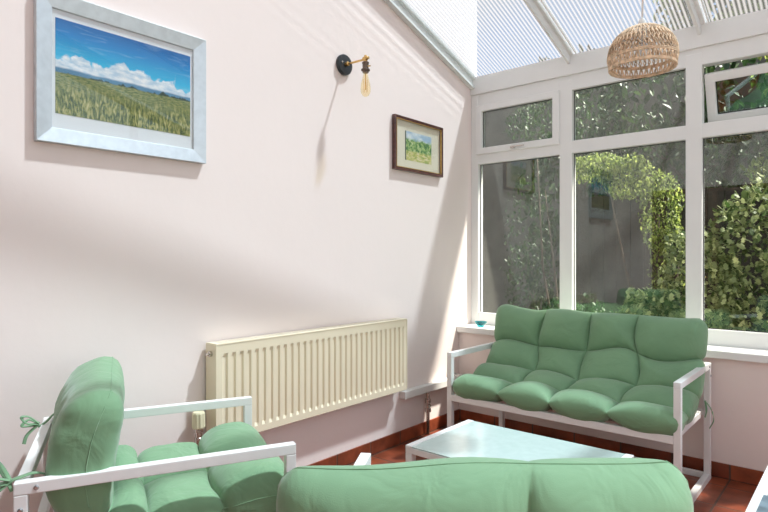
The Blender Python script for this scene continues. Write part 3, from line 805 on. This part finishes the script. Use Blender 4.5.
# sofa under the window
SOF = dict(loc=(-1.40, 3.805, 0), rz=R(180))
sofa = seat_frame('garden_sofa', 'white metal framed two seater sofa under the window', 'sofa', SOF['loc'], SOF['rz'], 1.385, .715)
SP = [(.735, .475), (.62, .475), (.50, .475), (.39, .495), (.28, .53), (.20, .60), (.15, .70), (.11, .81), (.085, .945)]
SPB = [(.80, .50), (.66, .505), (.47, .475), (.32, .49), (.24, .56), (.18, .66), (.145, .78), (.12, .905)]
SPC = [(.82, .505), (.67, .51), (.46, .475), (.29, .49), (.20, .55), (.175, .64), (.19, .77), (.242, .905)]
sc_ = cushion('sofa_cushion', 'long sage green tufted cushion on the sofa beneath the window', (-1.385, 3.80, 0), R(180), 1.355,
              [.265, .5, .735], SP, [.25, .49, .73], [.098, .115, .118, .135], seed=3, crease=.14, backw=1.0, warp=.03, wave=.028)
ribbon(sc_, [(-.66, .07, .47), (-.69, .06, .42), (-.70, .05, .36), (-.68, .06, .31)], .010)
ribbon(sc_, [(-.66, .07, .47), (-.67, .09, .42), (-.665, .10, .38)], .010)

# armchair by the radiator
ch = seat_frame('garden_armchair', 'white metal framed armchair against the picture wall', 'armchair', (-2.118, .682, 0), R(-24.6), .725, .80)
cc = cushion('armchair_cushion', 'plump sage green cushion with side seam on the armchair by the radiator', (-2.118, .682, 0), R(-24.6), .67,
             [.5], SPC, [.25, .48, .60], [.12, .10, .095, .128], seed=5, endx=7, rowcrease=[.24, .24, .4, .93], backw=1.05)
# near tie: bow round the corner of arm and back rail; far tie: bow on the back rail
ribbon(cc, [(.27, .09, .66), (.31, .05, .69), (.325, .018, .690), (.33, -.012, .68), (.335, -.006, .655)])
ribbon(cc, [(.33, -.012, .685), (.30, -.035, .715), (.27, -.055, .725), (.275, -.04, .695), (.33, -.015, .682)])
ribbon(cc, [(.33, -.012, .685), (.345, -.045, .70), (.35, -.085, .705), (.348, -.08, .68), (.335, -.02, .678)])
ribbon(cc, [(.33, -.012, .682), (.31, -.06, .67), (.29, -.10, .655)]); ribbon(cc, [(.33, -.012, .682), (.345, -.05, .655), (.345, -.10, .635)])
ribbon(cc, [(-.24, .09, .70), (-.25, .05, .72), (-.255, .017, .690), (-.255, -.008, .675)])
ribbon(cc, [(-.255, -.006, .688), (-.235, -.035, .72), (-.215, -.055, .725), (-.22, -.04, .70), (-.255, -.008, .685)])
ribbon(cc, [(-.255, -.006, .688), (-.275, -.04, .70), (-.265, -.06, .68), (-.255, -.008, .682)]); ribbon(cc, [(-.255, -.006, .685), (-.235, -.04, .655), (-.225, -.05, .625)])

# armchair seen from behind
c2 = seat_frame('garden_armchair', 'white metal framed armchair turned away to face the window sofa', 'armchair', (-.52, .843, 0), R(31.3), .71, .795)
k2 = cushion('armchair_cushion', 'sage green cushion back, seen from behind, draped over the armchair turned away', (-.52, .843, 0), R(31.3), .69,
             [.655], SPB, [.25, .50, .70], [.10, .09, .09, .14], seed=9, crease=.5, backw=1.15, endx=2.2, tilt=.10)

# ================================================================== tables
def glass_table(name, label, x0, x1, y0, y1, h):
    t = empty(name, ((x0 + x1) / 2, (y0 + y1) / 2, 0)); tag(t, label, 'table')
    hx, hy = (x1 - x0) / 2, (y1 - y0) / 2; k = .036
    for s in (-1, 1):
        a, b = (-hx, -hx + k) if s < 0 else (hx - k, hx)
        obj('side_rail', B((a, -hy, h - k), (b, hy, h), .003), 'white_metal', t)
        obj('skid', B((a, -hy, 0), (b, hy, k), .003), 'white_metal', t)
        for q in (-1, 1):
            c, d_ = (-hy, -hy + k) if q < 0 else (hy - k, hy)
            obj('leg', B((a, c, k), (b, d_, h - k), .003), 'white_metal', t)
    for q in (-1, 1):
        c, d_ = (-hy, -hy + .02) if q < 0 else (hy - .02, hy)
        obj('cross_rail', B((-hx + k, c, h - k), (hx - k, d_, h - .009), .002), 'white_metal', t)
    obj('glass_top', B((-hx + k, -hy + .002, h - .0088), (hx - k, hy - .002, h - .002), .0015), 'frosted', t)
    return t
glass_table('coffee_table', 'low white coffee table with pale frosted glass top in front of the sofa', -1.665, -.80, 2.112, 2.665, .42)
st = glass_table('side_table', 'white side table apart from the seats, bearing a blue grey magazine', -.30, .35, 2.02, 2.90, .50)
mg = empty('magazine', (-.12, 2.10, .5002)); tag(mg, 'blue grey covered magazine lying on the white side table', 'magazine')
obj('pages', B((-.148, -.182, 0), (.148, .182, .006)), 'paper', mg); obj('cover', B((-.15, -.185, .006), (.15, .185, .008)), 'slate', mg)
